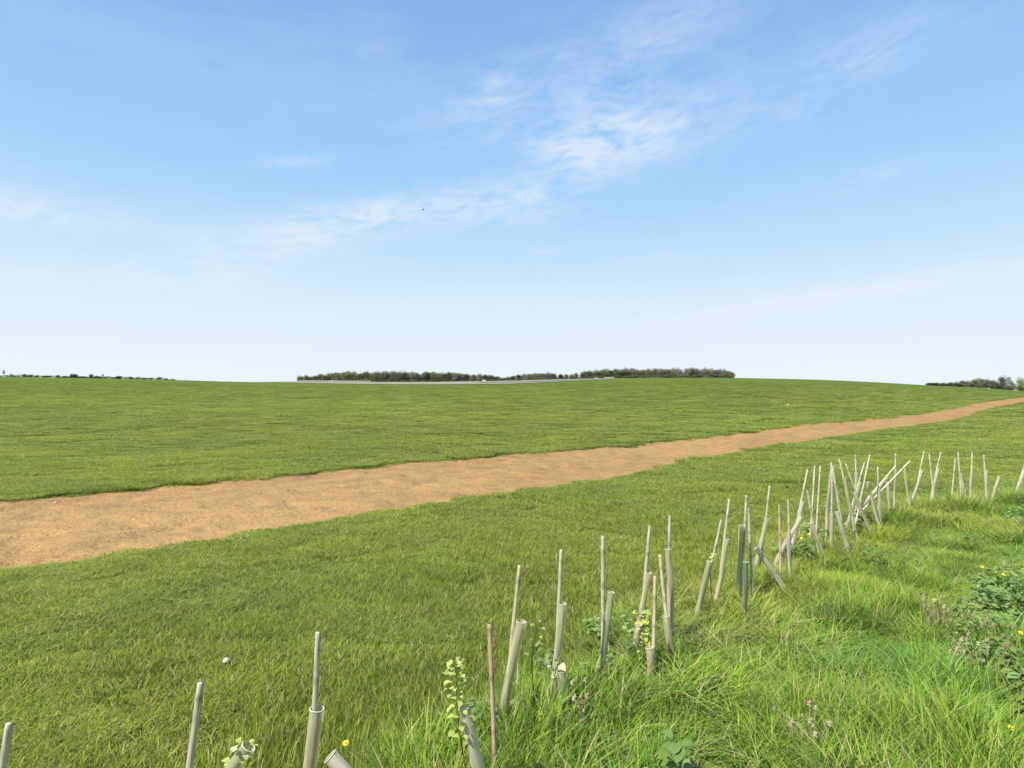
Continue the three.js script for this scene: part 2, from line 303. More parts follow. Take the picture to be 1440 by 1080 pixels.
function caneGeometry(from, to, radius, tone, r) {
  const L = from.distanceTo(to), pts = [], rad = [], cols = [], n = Math.max(10, Math.round(L / 0.02)), node = 0.16 + r() * 0.1, first = r() * node, sway = V(r() - 0.5, 0, r() - 0.5).multiplyScalar(0.012);
  for (let i = 0; i <= n; i++) {
    const t = i / n, p = from.clone().lerp(to, t).addScaledVector(sway, Math.sin(t * 3.1)), near = Math.abs(((t * L - first) % node + node) % node - node / 2) > node / 2 - 0.012;
    pts.push(p); rad.push(radius * (near ? 1.16 : 1) * (1.06 - 0.12 * t)); cols.push(near);
  }
  const g = tube(pts, rad, 9, true), col = [];
  for (let i = 0; i < g.pos.length / 3; i++) {
    const ring = Math.min(n, Math.floor(i / 9)), k = i % 9, w = 0.85 + 0.3 * vn(ring * 0.35 + from.x * 31, k * 1.7 + from.z * 17) + 0.12 * vn(ring * 1.9, k * 5), d = cols[ring] ? 0.62 : 1;
    col.push(tone[0] * w * d, tone[1] * w * d, tone[2] * w * d);
  }
  return geometry(g.pos, g.idx, col);
}
const guardMats = {
  milky: new THREE.MeshPhysicalMaterial({ color: rgb(0.68, 0.63, 0.44), vertexColors: true, specularIntensity: 0.4, roughness: 0.62, transmission: 0.6, thickness: 0, side: THREE.DoubleSide }),
  white: new THREE.MeshPhysicalMaterial({ color: rgb(0.66, 0.61, 0.48), vertexColors: true, specularIntensity: 0.4, roughness: 0.7, transmission: 0.5, thickness: 0, side: THREE.DoubleSide }),
  green: new THREE.MeshPhysicalMaterial({ color: rgb(0.58, 0.60, 0.38), vertexColors: true, specularIntensity: 0.4, roughness: 0.62, transmission: 0.62, thickness: 0, side: THREE.DoubleSide }),
  mossy: new THREE.MeshPhysicalMaterial({ color: rgb(0.13, 0.18, 0.08), vertexColors: true, roughness: 0.95, transmission: 0.25, thickness: 0, side: THREE.DoubleSide }),
};
const rimMat = new THREE.MeshStandardMaterial({ color: rgb(0.50, 0.48, 0.36), roughness: 0.7 });
function guardParts(parent, from, to, radius, tone, r) {
  const L = from.distanceTo(to), n = 22, pts = [], rad = [], kink = V(r() - 0.5, 0, r() - 0.5).multiplyScalar(0.02), at = 0.3 + r() * 0.4;
  for (let i = 0; i <= n; i++) { const t = i / n; pts.push(from.clone().lerp(to, t).addScaledVector(kink, Math.max(0, 1 - Math.abs(t - at) * 3))); rad.push(radius * (1 + 0.07 * vn(t * 9 + from.x * 40, 3) + 0.05 * vn(t * 31, from.z * 9) + (i === n ? 0.08 : 0))); }
  const g = tube(pts, rad, 20, false, 0.82 + r() * 0.14, 0.1);
  const col = [];                                                    // streaks of green algae and dust on the plastic
  for (let i = 0; i < g.pos.length / 3; i++) { const ring = Math.floor(i / 20), k = i % 20, a = 0.9 + 0.3 * vn(k * 0.9 + from.x * 50, ring * 0.16 + from.z * 20) + 0.16 * vn(k * 2.3, ring * 0.9 + from.x * 9), e = 0.14 * vn(k * 0.5 + 30, ring * 0.12 + from.z * 30); col.push(a * (1 - e), a, a * (1 - e * 1.4)); }
  const m = mesh('guard', geometry(g.pos, g.idx, col), guardMats[tone], parent);
  // rolled rim round the mouth
  const ring = [], last = pts[n], dir = pts[n].clone().sub(pts[n - 1]).normalize(), a = V(0.3, 0.1, 1).normalize(), u = V(0, 0, 0).crossVectors(dir, a).normalize(), w = V(0, 0, 0).crossVectors(dir, u);
  for (let k = 0; k <= 20; k++) { const f = k / 20 * 6.28318; ring.push(last.clone().addScaledVector(u, Math.cos(f) * rad[n]).addScaledVector(w, Math.sin(f) * rad[n] * 0.88)); }
  const rg = tube(ring, ring.map(() => 0.0017), 5, false);
  mesh('rim', geometry(rg.pos, rg.idx), rimMat, m);
}
// [distance ahead, cane [top x, top height, foot x] or null, guard the same, label, cane tone, guard tone]
const ROW = 'canes and guards of the new hedge', FAR = 'look-alike canes in the thicket of the row';
const hedge = [
  [2.6, [-0.094, 0.727, -0.064], null, 'pinkish-brown stake standing without a guard beside the leafy sapling tube', 'pink'],
  [2.95, [0.038, 0.877, -0.049], [0.045, 0.613, -0.088], 'tan cane leaning away from its wide milky guard next to the bare pinkish stake', 'tan', 'milky'],
  [3.2, [0.261, 0.889, 0.218], [0.264, 0.613, 0.202], 'grey cane tight inside a milky guard with a withered sapling at its foot', 'grey', 'milky'],
  [3.0, null, [0.24, 0.348, 0.281], 'short old guard sunk in long grass with dry stalks on its side', null, 'green'],
  [3.45, [0.515, 0.91, 0.51], [0.558, 0.599, 0.489], 'upright thin cane with a pale green guard tilting away from it', 'grey', 'green'],
  [3.9, [0.879, 0.885, 0.804], [0.867, 0.588, 0.764], 'leaning grey cane with dark joints and narrow guard behind the bushy sapling', 'grey', 'milky'],
  [4.1, [1.059, 0.913, 1.05], [1.042, 0.69, 1.071], 'tallest upright cane with its guard pulled high, behind two crossing canes', 'grey', 'milky'],
  [3.75, [0.913, 0.728, 0.988], [0.941, 0.362, 0.991], 'cane leaning backward against the row with a low buried guard', 'straw', 'milky'],
  [3.5, [0.823, 0.669, 0.796], [0.783, 0.271, 0.789], 'short tan cane with dark joints rising from the yellow-green bushy sapling', 'tan', 'milky'],
  [4.6, [1.574, 0.791, 1.371], [1.479, 0.482, 1.364], 'strongly slanting cane with small leaves sprouting at the guard mouth', 'grey', 'green'],
  [4.85, [1.741, 0.902, 1.614], [1.709, 0.587, 1.59], 'slanting grey cane in a narrow clean guard beside the slanting leafy one', 'grey', 'milky'],
  [5.0, [1.936, 0.908, 1.852], [1.88, 0.664, 1.838], 'slanting cane with guard behind the dark mossy stump tube', 'grey', 'milky'],
  [5.1, [1.985, 0.786, 2.016], null, 'thin bare cane crossing the slanting cane behind the dark mossy tube', 'grey'],
  [4.55, null, [1.739, 0.484, 1.71], 'dark mossy guard without a cane, topped with dead grass', null, 'mossy'],
  [5.8, [2.457, 0.883, 2.321], [2.425, 0.58, 2.278], 'slanting cane in a pale guard behind the toppled white guard', 'grey', 'milky'],
  [5.2, null, [2.086, 0.432, 2.395], 'toppled white guard lying slantwise over the grass without a cane', null, 'white'],
  [5.4, [2.386, 0.761, 2.374], null, 'bare upright reddish cane at the foot of the toppled white guard', 'pink'],
  [5.5, [2.489, 0.802, 2.513], [2.484, 0.508, 2.501], 'cane in a cream guard beside the dandelions', 'tan', 'white'],
  [5.9, null, [2.812, 0.569, 2.442], 'bright white guard bent over sideways above the dandelions', null, 'white'],
  [6.5, [3.175, 0.965, 2.942], [3.108, 0.625, 2.941], 'slanting cane with white guard just above the bent white guard', 'grey', 'white'],
  [6.3, [3.051, 0.766, 3.203], [3.075, 0.437, 3.258], 'cane with pale guard tipping opposite to its slanting neighbour', 'grey', 'milky'],
  [6.9, [3.444, 0.963, 3.356], null, 'bare cane standing in the thicket of the row', 'straw', null, 1],
  [7.1, [3.594, 0.943, 3.527], null, 'bare cane standing in the thicket of the row', 'straw', null, 1],
  [6.9, [3.622, 1.004, 3.532], [3.604, 0.859, 3.533], 'cane with a guard hitched almost to its top', 'grey', 'milky'],
  [6.6, [3.487, 0.993, 3.449], [3.462, 0.479, 3.453], 'upright cane in a low guard beside the cane with the hitched-up guard', 'grey', 'milky'],
  [6.5, [3.449, 0.98, 3.587], [3.471, 0.511, 3.616], 'cane and wide guard both tipping against the slant of the row', 'grey', 'white'],
  [7.2, [3.882, 1.009, 4.106], [3.928, 0.791, 4.079], 'tipping cane with guard in the densest tangle of the row', 'straw', 'milky', 2],
  [7.3, [4.003, 0.949, 4.341], [4.099, 0.6, 4.348], 'tipping cane with guard in the densest tangle of the row', 'straw', 'milky', 2],
  [8.2, [4.634, 0.977, 4.653], [4.639, 0.748, 4.624], 'perfectly upright cane with high guard behind the densest tangle', 'straw', 'white'],
  [7.6, [4.499, 1.027, 4.235], null, 'long bare cane slanting across the densest tangle of the row', 'straw'],
  [7.9, [4.601, 0.91, 4.3], [4.531, 0.652, 4.308], 'slanting cane with greenish guard behind the long bare slanting cane', 'straw', 'green'],
  [7.7, null, [4.515, 0.677, 4.676], 'tilted caneless guard beside the flat-leaning white guard', null, 'milky'],
  [7.8, [4.715, 0.856, 4.697], [4.709, 0.583, 4.716], 'thin upright cane and guard under the two flat-leaning canes', 'grey', 'milky'],
  [8.0, [5.043, 0.854, 4.252], [4.927, 0.705, 4.287], 'cane leaning nearly flat with a bright white guard near its top', 'straw', 'white'],
  [8.1, [5.325, 0.91, 4.369], null, 'longest bare cane leaning nearly flat over its neighbours', 'straw'],
  [8.4, null, [5.191, 0.589, 5.224], 'squat white guard without a cane below the flat-leaning canes', null, 'white'],
  [8.8, [5.571, 0.949, 5.515], [5.556, 0.723, 5.516], 'tall cane with a grey guard where the tangle ends', 'grey', 'milky'],
  [9.0, null, [5.82, 0.712, 5.905], 'lone caneless guard between the tangle and the spaced canes', null, 'milky'],
  [9.4, [6.371, 0.934, 6.161], [6.331, 0.649, 6.117], 'slanting cane and guard, first of the spaced canes beyond the tangle', 'straw', 'white'],
  [9.4, [6.469, 0.901, 6.538], null, 'bare cane making a V with a slanting guarded cane', 'straw'],
  [9.8, [6.929, 0.904, 6.705], [6.876, 0.629, 6.728], 'slanting guarded cane making a V with a bare cane', 'straw', 'white'],
  [9.7, [7.094, 0.798, 6.994], null, 'thin bare cane close against a guarded cane at the spaced end', 'straw'],
  [9.6, [7.046, 0.908, 7.094], [7.072, 0.583, 7.136], 'guarded cane with a thin bare cane close beside it', 'straw', 'white'],
  [9.8, [7.435, 0.892, 7.374], [7.415, 0.606, 7.375], 'upright cane in a white guard standing alone at the spaced end', 'straw', 'white', 3],
  [9.9, [7.718, 0.838, 7.731], [7.735, 0.595, 7.718], 'upright cane in a white guard standing alone at the spaced end', 'straw', 'white', 3],
  [9.9, null, [7.929, 0.492, 7.77], 'short leaning white guard without a cane at the spaced end', null, 'white'],
  [9.7, [8.22, 0.798, 7.929], [8.169, 0.605, 7.94], 'last slanting cane and guard of the row', 'straw', 'white'],
  [1.75, [-0.889, 0.857, -0.991], null, 'pale grey bare cane with a cut hollow top near the crumpled guard', 'grey'],
  [1.6, [-1.318, 0.816, -1.438], null, 'pale cane at the very start of the row, mostly cut off', 'grey'],
  [2.1, [-0.658, 0.88, -0.708], [-0.658, 0.627, -0.738], 'grey cane in a wide clear guard beside the crumpled tilted guard', 'grey', 'milky'],
  [2.0, null, [-0.849, 0.551, -1.284], 'crumpled pale guard tilted far over with a leafy shoot beside it', null, 'green'],
  [2.05, null, [-0.605, 0.484, -0.105], 'white guard fallen almost flat in the dark grass', null, 'white'],
  [2.3, null, [-0.178, 0.521, -0.053], 'split white guard with a yellow-green sapling growing out of its mouth', null, 'white'],
];
{
  const r = rng(41);
  for (const [d, cane, guard, label, tone, gtone, shared] of hedge) {
    const foot = cane ? cane[2] : guard[2], y0 = land(foot, d), g = thing(cane ? 'planting_cane' : 'tree_guard', label, cane ? 'cane' : 'tree guard', foot, y0, -d, shared ? FAR + ' ' + ['', 'bare', 'tangled', 'spaced'][shared] : ROW);
    const back = (r() - 0.5) * 0.06, thick = d < 3 ? 0.0098 : 0.0094 + r() * 0.002;
    if (cane) mesh('cane', caneGeometry(V(0, -0.05, 0), V(cane[0] - foot, cane[1] - y0, back), thick, TONES[tone], r), caneMat, g);
    if (guard) {
      const top = V(guard[0] - foot, guard[1] - y0, back * 0.6 + (cane ? 0.012 : 0)), ft = V(guard[2] - foot, -0.02, 0.01), L = top.distanceTo(ft);
      if (L > 0.62) ft.lerpVectors(top, ft, 0.62 / L);
      guardParts(g, ft, top, gtone === 'white' ? 0.021 : 0.017 + r() * 0.005, gtone, r);
    }
  }
}
// ---------- saplings, flowers, weeds ----------
const leafGeo = (() => {                                              // a folded, toothed oval leaf along +x
  const pos = [], idx = [], n = 7;
  for (let i = 0; i <= n; i++) { const t = i / n, w = 0.36 * Math.pow(Math.sin(Math.PI * Math.min(1, t * 0.94 + 0.06)), 0.8) * (1 + 0.14 * (i % 2)), y = 0.12 * Math.sin(t * 3) - 0.18 * t * t; pos.push(t, y, 0, t, y + w * 0.3, w, t, y + w * 0.3, -w); }
  for (let i = 0; i < n; i++) { const a = i * 3, b = a + 3; idx.push(a, a + 1, b, a + 1, b + 1, b, a, b, a + 2, a + 2, b, b + 2); }
  return geometry(pos, idx);
})();
const leafMats = [[0.36, 0.42, 0.05], [0.28, 0.36, 0.05], [0.42, 0.45, 0.10], [0.22, 0.30, 0.05]].map((c) => new THREE.MeshPhysicalMaterial({ color: rgb(...c), roughness: 0.9, transmission: 0.4, thickness: 0, side: THREE.DoubleSide }));
const stemMat = new THREE.MeshStandardMaterial({ color: rgb(0.10, 0.07, 0.04), roughness: 0.9 });
const paleMats = [[0.52, 0.52, 0.32], [0.45, 0.48, 0.24]].map((c) => new THREE.MeshPhysicalMaterial({ color: rgb(...c), roughness: 0.9, transmission: 0.3, thickness: 0, side: THREE.DoubleSide }));
function sapling(x, d, top, low, leaves, size, lean, label, mats, seed) {
  const y0 = land(x, d), g = thing('sapling', label, 'sapling', x, y0, -d, 'saplings of the new hedge'), r = rng(seed), tip = V(lean, top, 0), pts = [], rad = [];
  for (let i = 0; i <= 12; i++) { const t = i / 12; pts.push(V(lean * t * t + 0.01 * Math.sin(t * 7), top * t, 0.012 * Math.sin(t * 5 + seed))); rad.push(0.0042 * (1.1 - 0.8 * t)); }
  const st = tube(pts, rad, 6, true); mesh('stem', geometry(st.pos, st.idx), stemMat, g);
  for (let i = 0; i < leaves; i++) {
    const t = lerp(low / top, 1, Math.sqrt((i + 0.5) / leaves)), p = V(lean * t * t, top * t, 0), l = mesh('leaf', leafGeo, mats[i % mats.length], g), s = size * (0.65 + r() * 0.6), off = 0.004 + r() * 0.034;
    const a = i * 2.4 + r(); p.x += Math.cos(a) * off; p.z -= Math.sin(a) * off; l.position.copy(p); l.rotation.set((r() - 0.5) * 0.9, a, 0.5 - r() * 0.9, 'YXZ'); l.scale.setScalar(s);
  }
}
sapling(-0.165, 2.28, 0.70, 0.36, 60, 0.03, -0.05, 'yellow-green leafy sapling rising out of the split white guard', [leafMats[0], leafMats[1], leafMats[2]], 3);
sapling(0.775, 3.58, 0.43, 0.12, 70, 0.032, 0.0, 'bushy yellow-green sapling at the foot of the short tan cane', [leafMats[0], leafMats[2], leafMats[1]], 4);
sapling(0.205, 3.05, 0.37, 0.22, 16, 0.042, 0.015, 'withered pale sapling below the grey cane in the milky guard', paleMats, 5);
sapling(-0.90, 1.98, 0.56, 0.36, 22, 0.026, 0.03, 'pale green leafy shoot beside the crumpled tilted guard', [leafMats[2], leafMats[1], paleMats[1]], 6);
sapling(1.50, 4.62, 0.52, 0.40, 16, 0.034, 0.03, 'small-leaved sapling at the mouth of the strongly slanting guard', [leafMats[2], leafMats[0]], 7);
sapling(0.10, 3.02, 0.58, 0.34, 18, 0.032, 0.02, 'thin green sapling behind the wide milky guard', [leafMats[1], leafMats[3]], 8);
sapling(3.66, 7.0, 0.62, 0.15, 26, 0.035, -0.03, 'dark leafy sapling among the bare canes of the thicket', [leafMats[3], leafMats[1]], 9);
// dandelions
const petalMat = new THREE.MeshStandardMaterial({ color: rgb(0.80, 0.58, 0.02), roughness: 0.8, side: THREE.DoubleSide }), greenStem = new THREE.MeshStandardMaterial({ color: rgb(0.22, 0.26, 0.08), roughness: 0.8 });
const dandelionGeo = (() => { const pos = [], idx = []; for (let ring = 0; ring < 3; ring++) for (let i = 0; i < 22; i++) { const a = (i + ring * 0.37) / 22 * 6.283, L = 0.021 - ring * 0.006, y = 0.004 + ring * 0.0045, s = pos.length / 3; pos.push(Math.cos(a - 0.12) * 0.003, 0.002, Math.sin(a - 0.12) * 0.003, Math.cos(a + 0.12) * 0.003, 0.002, Math.sin(a + 0.12) * 0.003, Math.cos(a + 0.09) * L, y, Math.sin(a + 0.09) * L, Math.cos(a - 0.09) * L, y, Math.sin(a - 0.09) * L); idx.push(s, s + 1, s + 2, s, s + 2, s + 3); } return geometry(pos, idx); })();
for (const [x, d, h, label] of [[2.87, 6.05, 0.34, 'yellow dandelion at the foot of the bent white guard, lower of a pair'], [2.98, 6.12, 0.36, 'yellow dandelion at the foot of the bent white guard, higher of a pair'], [4.0, 5.2, 0.26, 'yellow dandelion in the verge above the dark weed bed'], [4.06, 5.05, 0.24, 'yellow dandelion at the rim of the dark weed bed'], [3.15, 3.8, 0.24, 'yellow dandelion beside the dry brown stalks in the weed bed'], [2.2, 2.72, 0.22, 'yellow dandelion low in the grass below the weed bed'], [-0.74, 2.75, 0.15, 'yellow dandelion near the guard fallen flat in dark grass']]) {
  const g = thing('dandelion', label, 'flower', x, land(x, d), -d, 'dandelions in the verge'), st = tube([V(0, 0, 0), V(0.006, h * 0.5, 0), V(0, h, 0.004)], [0.0022, 0.002, 0.0018], 5, true);
  mesh('stem', geometry(st.pos, st.idx), greenStem, g);
  const f = mesh('flower_head', dandelionGeo, petalMat, g); f.position.set(0, h, 0.004); f.rotation.x = 0.5; f.scale.setScalar(0.65);
}
// dry seed heads
const dryMats = [[0.34, 0.27, 0.16], [0.26, 0.20, 0.12], [0.40, 0.36, 0.24]].map((c) => new THREE.MeshStandardMaterial({ color: rgb(...c), roughness: 1, side: THREE.DoubleSide }));
const fluffGeo = (() => { const r = rng(9), pos = [], idx = []; for (let i = 0; i < 46; i++) { const u = r() * 2 - 1, a = r() * 6.283, q = Math.sqrt(1 - u * u), L = 0.6 + r() * 0.5, x = q * Math.cos(a) * L, y = u * L, z = q * Math.sin(a) * L, s = pos.length / 3, w = 0.16; pos.push(0, 0, 0, x + w * Math.sin(a), y, z - w * Math.cos(a), x - w * Math.sin(a), y + w, z + w * Math.cos(a)); idx.push(s, s + 1, s + 2); } return geometry(pos, idx); })();
function dryPlant(x, d, n, spreadBy, h, label, seed) {
  const r = rng(seed), g = thing('dry_weed', label, 'dead plant', x, land(x, d), -d, 'dead weeds in the verge');
  for (let i = 0; i < n; i++) {
    const a = r() * 6.283, q = Math.sqrt(r()) * spreadBy, tx = Math.cos(a) * q, tz = Math.sin(a) * q, hh = h * (0.7 + r() * 0.45), st = tube([V(tx * 0.3, 0, tz * 0.3), V(tx * 0.6, hh * 0.6, tz * 0.6), V(tx, hh, tz)], [0.003, 0.0024, 0.0016], 5, true);
    const s = mesh('stalk', geometry(st.pos, st.idx), dryMats[1], g), f = mesh('seed_head', fluffGeo, dryMats[i % 3], s); f.position.set(tx, hh, tz); f.scale.setScalar(0.007 + r() * 0.009);
  }
}
dryPlant(2.98, 4.25, 26, 0.17, 0.27, 'whitish dead seed heads standing above the weed bed', 2);
dryPlant(2.78, 3.6, 24, 0.20, 0.22, 'brown dry stalks lying along the rim of the weed bed', 3);
dryPlant(3.15, 4.0, 22, 0.20, 0.22, 'pinkish-brown dry stalks in the middle of the weed bed', 4);
dryPlant(1.33, 2.8, 14, 0.13, 0.24, 'small brown dead flower heads in dark tall grass', 6);
dryPlant(0.33, 2.9, 12, 0.08, 0.30, 'straw-coloured dry stalks clinging to the short sunken guard', 7);
// broad-leaved weeds
{
  const one = (r, n, size, pal) => { const geos = []; for (let i = 0; i < n; i++) { const g = leafGeo.clone(), a = i * 2.4 + r(), h = 0.02 + r() * 0.16, s = size * (0.6 + r() * 0.7), c = pal[Math.floor(r() * pal.length)], m = new THREE.Matrix4().compose(V(Math.cos(a) * 0.035 * r(), h, -Math.sin(a) * 0.035 * r()), new THREE.Quaternion().setFromEuler(new THREE.Euler((r() - 0.5) * 0.7, a, 0.35 - r() * 0.7, 'YXZ')), V(s, s, s)); g.applyMatrix4(m); const col = []; for (let k = 0; k < g.attributes.position.count; k++) col.push(...c); g.setAttribute('color', new THREE.Float32BufferAttribute(col, 3)); geos.push(g); } return mergeGeometries(geos); };
  const r = rng(51), nettle = [0.17, 0.26, 0.08], pale = [0.24, 0.32, 0.12], dock = [0.15, 0.24, 0.04], kinds = [0, 1, 2, 3, 4].map(() => one(r, 18, 0.038, [nettle, nettle, pale, dock])), list = [];
  const bed = (x0, d0, rx, rd, tilt, n, hh) => { for (let i = 0; i < n; i++) { const a = r() * 6.283, q = Math.sqrt(r()), u = Math.cos(a) * q * rx, w = Math.sin(a) * q * rd, x = x0 + u * Math.cos(tilt) - w * Math.sin(tilt), d = d0 + u * Math.sin(tilt) + w * Math.cos(tilt), v = 0.75 + r() * 0.5; list.push([x, land(x, d) + 0.02 + r() * hh, -d, r() * 6.28, 0.8 + r() * 0.6, 0.6 + r() * 0.6, v, v, v, (r() - 0.5) * 0.5, (r() - 0.5) * 0.5]); } };
  bed(3.8, 4.2, 1.7, 0.6, 0.85, 250, 0.03); bed(3.1, 3.2, 0.9, 0.45, 0.85, 130, 0.03); bed(8.2, 8.6, 2.2, 0.5, 0.5, 160, 0.16); bed(6.6, 6.6, 1.6, 0.5, 0.8, 170, 0.14);
  for (const [x, d, n] of [[0.34, 3.4, 4], [-0.14, 3.05, 5], [0.7, 4.0, 5], [2.95, 6.3, 14], [3.5, 7.1, 16], [4.4, 7.9, 16]]) bed(x, d, 0.22, 0.16, 0, n, 0.10);
  for (let i = 0; i < 20; i++) { const x = r() * 8, d = 2 + r() * 9; if (edge(x, d) > 0.2) bed(x, d, 0.12, 0.12, 0, 3, 0.12); }
  spread(stuff('broadleaf_weeds', 'dark green nettles and docks crowding the verge', 'weeds'), 'weed_clump', kinds, list);
}
// pebbles and litter
const stoneGeo = (() => { const g = new THREE.IcosahedronGeometry(1, 2), p = g.attributes.position; for (let i = 0; i < p.count; i++) { const x = p.getX(i), y = p.getY(i), z = p.getZ(i), k = 1 + 0.22 * vn(x * 1.6 + 9, y * 1.6 + z * 2.1) + 0.08 * vn(x * 5, z * 5 + y * 3); p.setXYZ(i, x * k, y * k * 0.6, z * k * 0.85); } g.computeVertexNormals(); return g; })();
const stoneMat = new THREE.MeshStandardMaterial({ color: rgb(0.33, 0.29, 0.22), roughness: 0.9 });
[[-7.98, 10.63, 0.028, 'white pebble at the far rim of the sandy track'], [-5.35, 10.3, 0.022, 'pale pebble in the middle of the sandy track', 1], [-5.23, 8.14, 0.017, 'pale pebble in the middle of the sandy track', 1], [-2.9, 9.9, 0.02, 'pale pebble in the middle of the sandy track', 1], [-1.797, 3.861, 0.026, 'pale stone lying alone in the short grass'], [27.2, 59.7, 0.16, 'white block lying in the open field beyond the track']].forEach(([x, d, s, label, sh], i) => {
  const m = mesh(numbered('stone'), stoneGeo, stoneMat); m.position.set(x, land(x, d) + (i < 4 ? 0.11 : i === 4 ? 0.05 : 0.06), -d); m.rotation.y = i * 1.3; m.scale.setScalar(s); m.userData = { label, category: 'stone' }; if (sh) m.userData.group = 'pebbles on the track'; scene.add(m);
});
// ---------- trees on the ridge ----------
function crown(r, H, W, base, n, size, pal, lobes) {
  const pos = [], col = [], idx = [], L = [];
  for (let i = 0; i < lobes; i++) { const a = r() * 6.283, q = Math.sqrt(r()) * 0.62 * W / 2, t = r(); L.push([Math.cos(a) * q * (1.1 - t * 0.6), base + (H - base) * (0.08 + 0.74 * t), Math.sin(a) * q * (1.1 - t * 0.6), (0.22 + 0.16 * r()) * W, (0.13 + 0.08 * r()) * (H - base) + 0.06 * W]); }
  for (let i = 0; i < n; i++) {
    const l = L[Math.floor(r() * lobes)], u = r() * 2 - 1, a = r() * 6.283, q = Math.sqrt(1 - u * u), k = Math.pow(r(), 0.4), x = l[0] + Math.cos(a) * q * k * l[3], y = Math.max(base * 0.7, l[1] + u * k * l[4]), z = l[2] + Math.sin(a) * q * k * l[3], c = pal[Math.floor(r() * pal.length)], v = 0.8 + r() * 0.4, s0 = pos.length / 3;
    for (let c4 = 0; c4 < 3; c4++) { const e = size * (0.6 + r() * 0.8); pos.push(x + (r() - 0.5) * 2 * e, y + (r() - 0.5) * 1.6 * e, z + (r() - 0.5) * 2 * e); col.push(c[0] * v, c[1] * v, c[2] * v); }
    idx.push(s0, s0 + 1, s0 + 2);
  }
  return geometry(pos, idx, col);
}
function trunkGeometry(r, H, base, rad) {
  const parts = [tube([V(0, -1, 0), V(0.1, base, 0), V(0, H * 0.85, 0.2)], [rad, rad * 0.8, rad * 0.15], 7, true)];
  for (let i = 0; i < 7; i++) { const a = r() * 6.283, y = base * 0.8 + r() * (H * 0.45), L = H * (0.16 + r() * 0.16); parts.push(tube([V(0, y, 0), V(Math.cos(a) * L * 0.6, y + L * 0.5, Math.sin(a) * L * 0.6), V(Math.cos(a) * L, y + L * 1.05, Math.sin(a) * L)], [rad * 0.45, rad * 0.28, rad * 0.06], 5, true)); }
  return mergeGeometries(parts.map((p) => geometry(p.pos, p.idx)));
}
const crownMat = new THREE.MeshStandardMaterial({ vertexColors: true, roughness: 1, side: THREE.DoubleSide });
const barkDark = new THREE.MeshStandardMaterial({ color: rgb(0.11, 0.09, 0.07), roughness: 1 }), barkPale = new THREE.MeshStandardMaterial({ color: rgb(0.46, 0.43, 0.37), roughness: 1 });
const KIND = {
  brown: { pal: [[0.150, 0.148, 0.092], [0.185, 0.178, 0.125], [0.120, 0.132, 0.070]], n: 1900, size: 0.5, bark: barkDark, lobes: 18 },
  olive: { pal: [[0.161, 0.175, 0.063], [0.210, 0.210, 0.084], [0.119, 0.140, 0.049]], n: 1900, size: 0.5, bark: barkDark, lobes: 16 },
  dark: { pal: [[0.056, 0.070, 0.035], [0.077, 0.091, 0.042], [0.049, 0.056, 0.031]], n: 2000, size: 0.55, bark: barkDark, lobes: 15 },
  pale: { pal: [[0.182, 0.182, 0.091], [0.224, 0.210, 0.126], [0.140, 0.154, 0.070]], n: 1300, size: 0.45, bark: barkPale, lobes: 15 },
  grey: { pal: [[0.182, 0.168, 0.154], [0.238, 0.217, 0.196], [0.140, 0.133, 0.112]], n: 1200, size: 0.42, bark: barkPale, lobes: 16 },
  bright: { pal: [[0.182, 0.238, 0.042], [0.238, 0.280, 0.056], [0.126, 0.182, 0.035]], n: 1900, size: 0.5, bark: barkDark, lobes: 15 },
};
const shapes = {}; { const r = rng(61); for (const k in KIND) { const K = KIND[k]; shapes[k] = [0, 1, 2].map((i) => ({ crown: crown(r, 12, 9.5, k === 'dark' || k === 'bright' ? 0.2 : k === 'pale' ? 2.6 : k === 'grey' ? 2.0 : 0.8, K.n, K.size, K.pal, K.lobes), trunk: trunkGeometry(r, 12, 3, k === 'pale' ? 0.34 : 0.3) })); } }
const tr = rng(62);
function tree(kind, s, d, height, width, label, group, name = 'tree') {   // s: sideways metres per metre ahead
  const x = s * d, S = shapes[kind][Math.floor(tr() * 3)], g = thing(name, label, name === 'tree' ? 'tree' : 'bush', x, land(x, d) - 0.2, -d, group);
  mesh('trunk', S.trunk, KIND[kind].bark, g); mesh('crown', S.crown, crownMat, g);
  g.rotation.y = tr() * 6.28; g.scale.set(width / 9.5, height / 12, width / 9.5); return g;
}
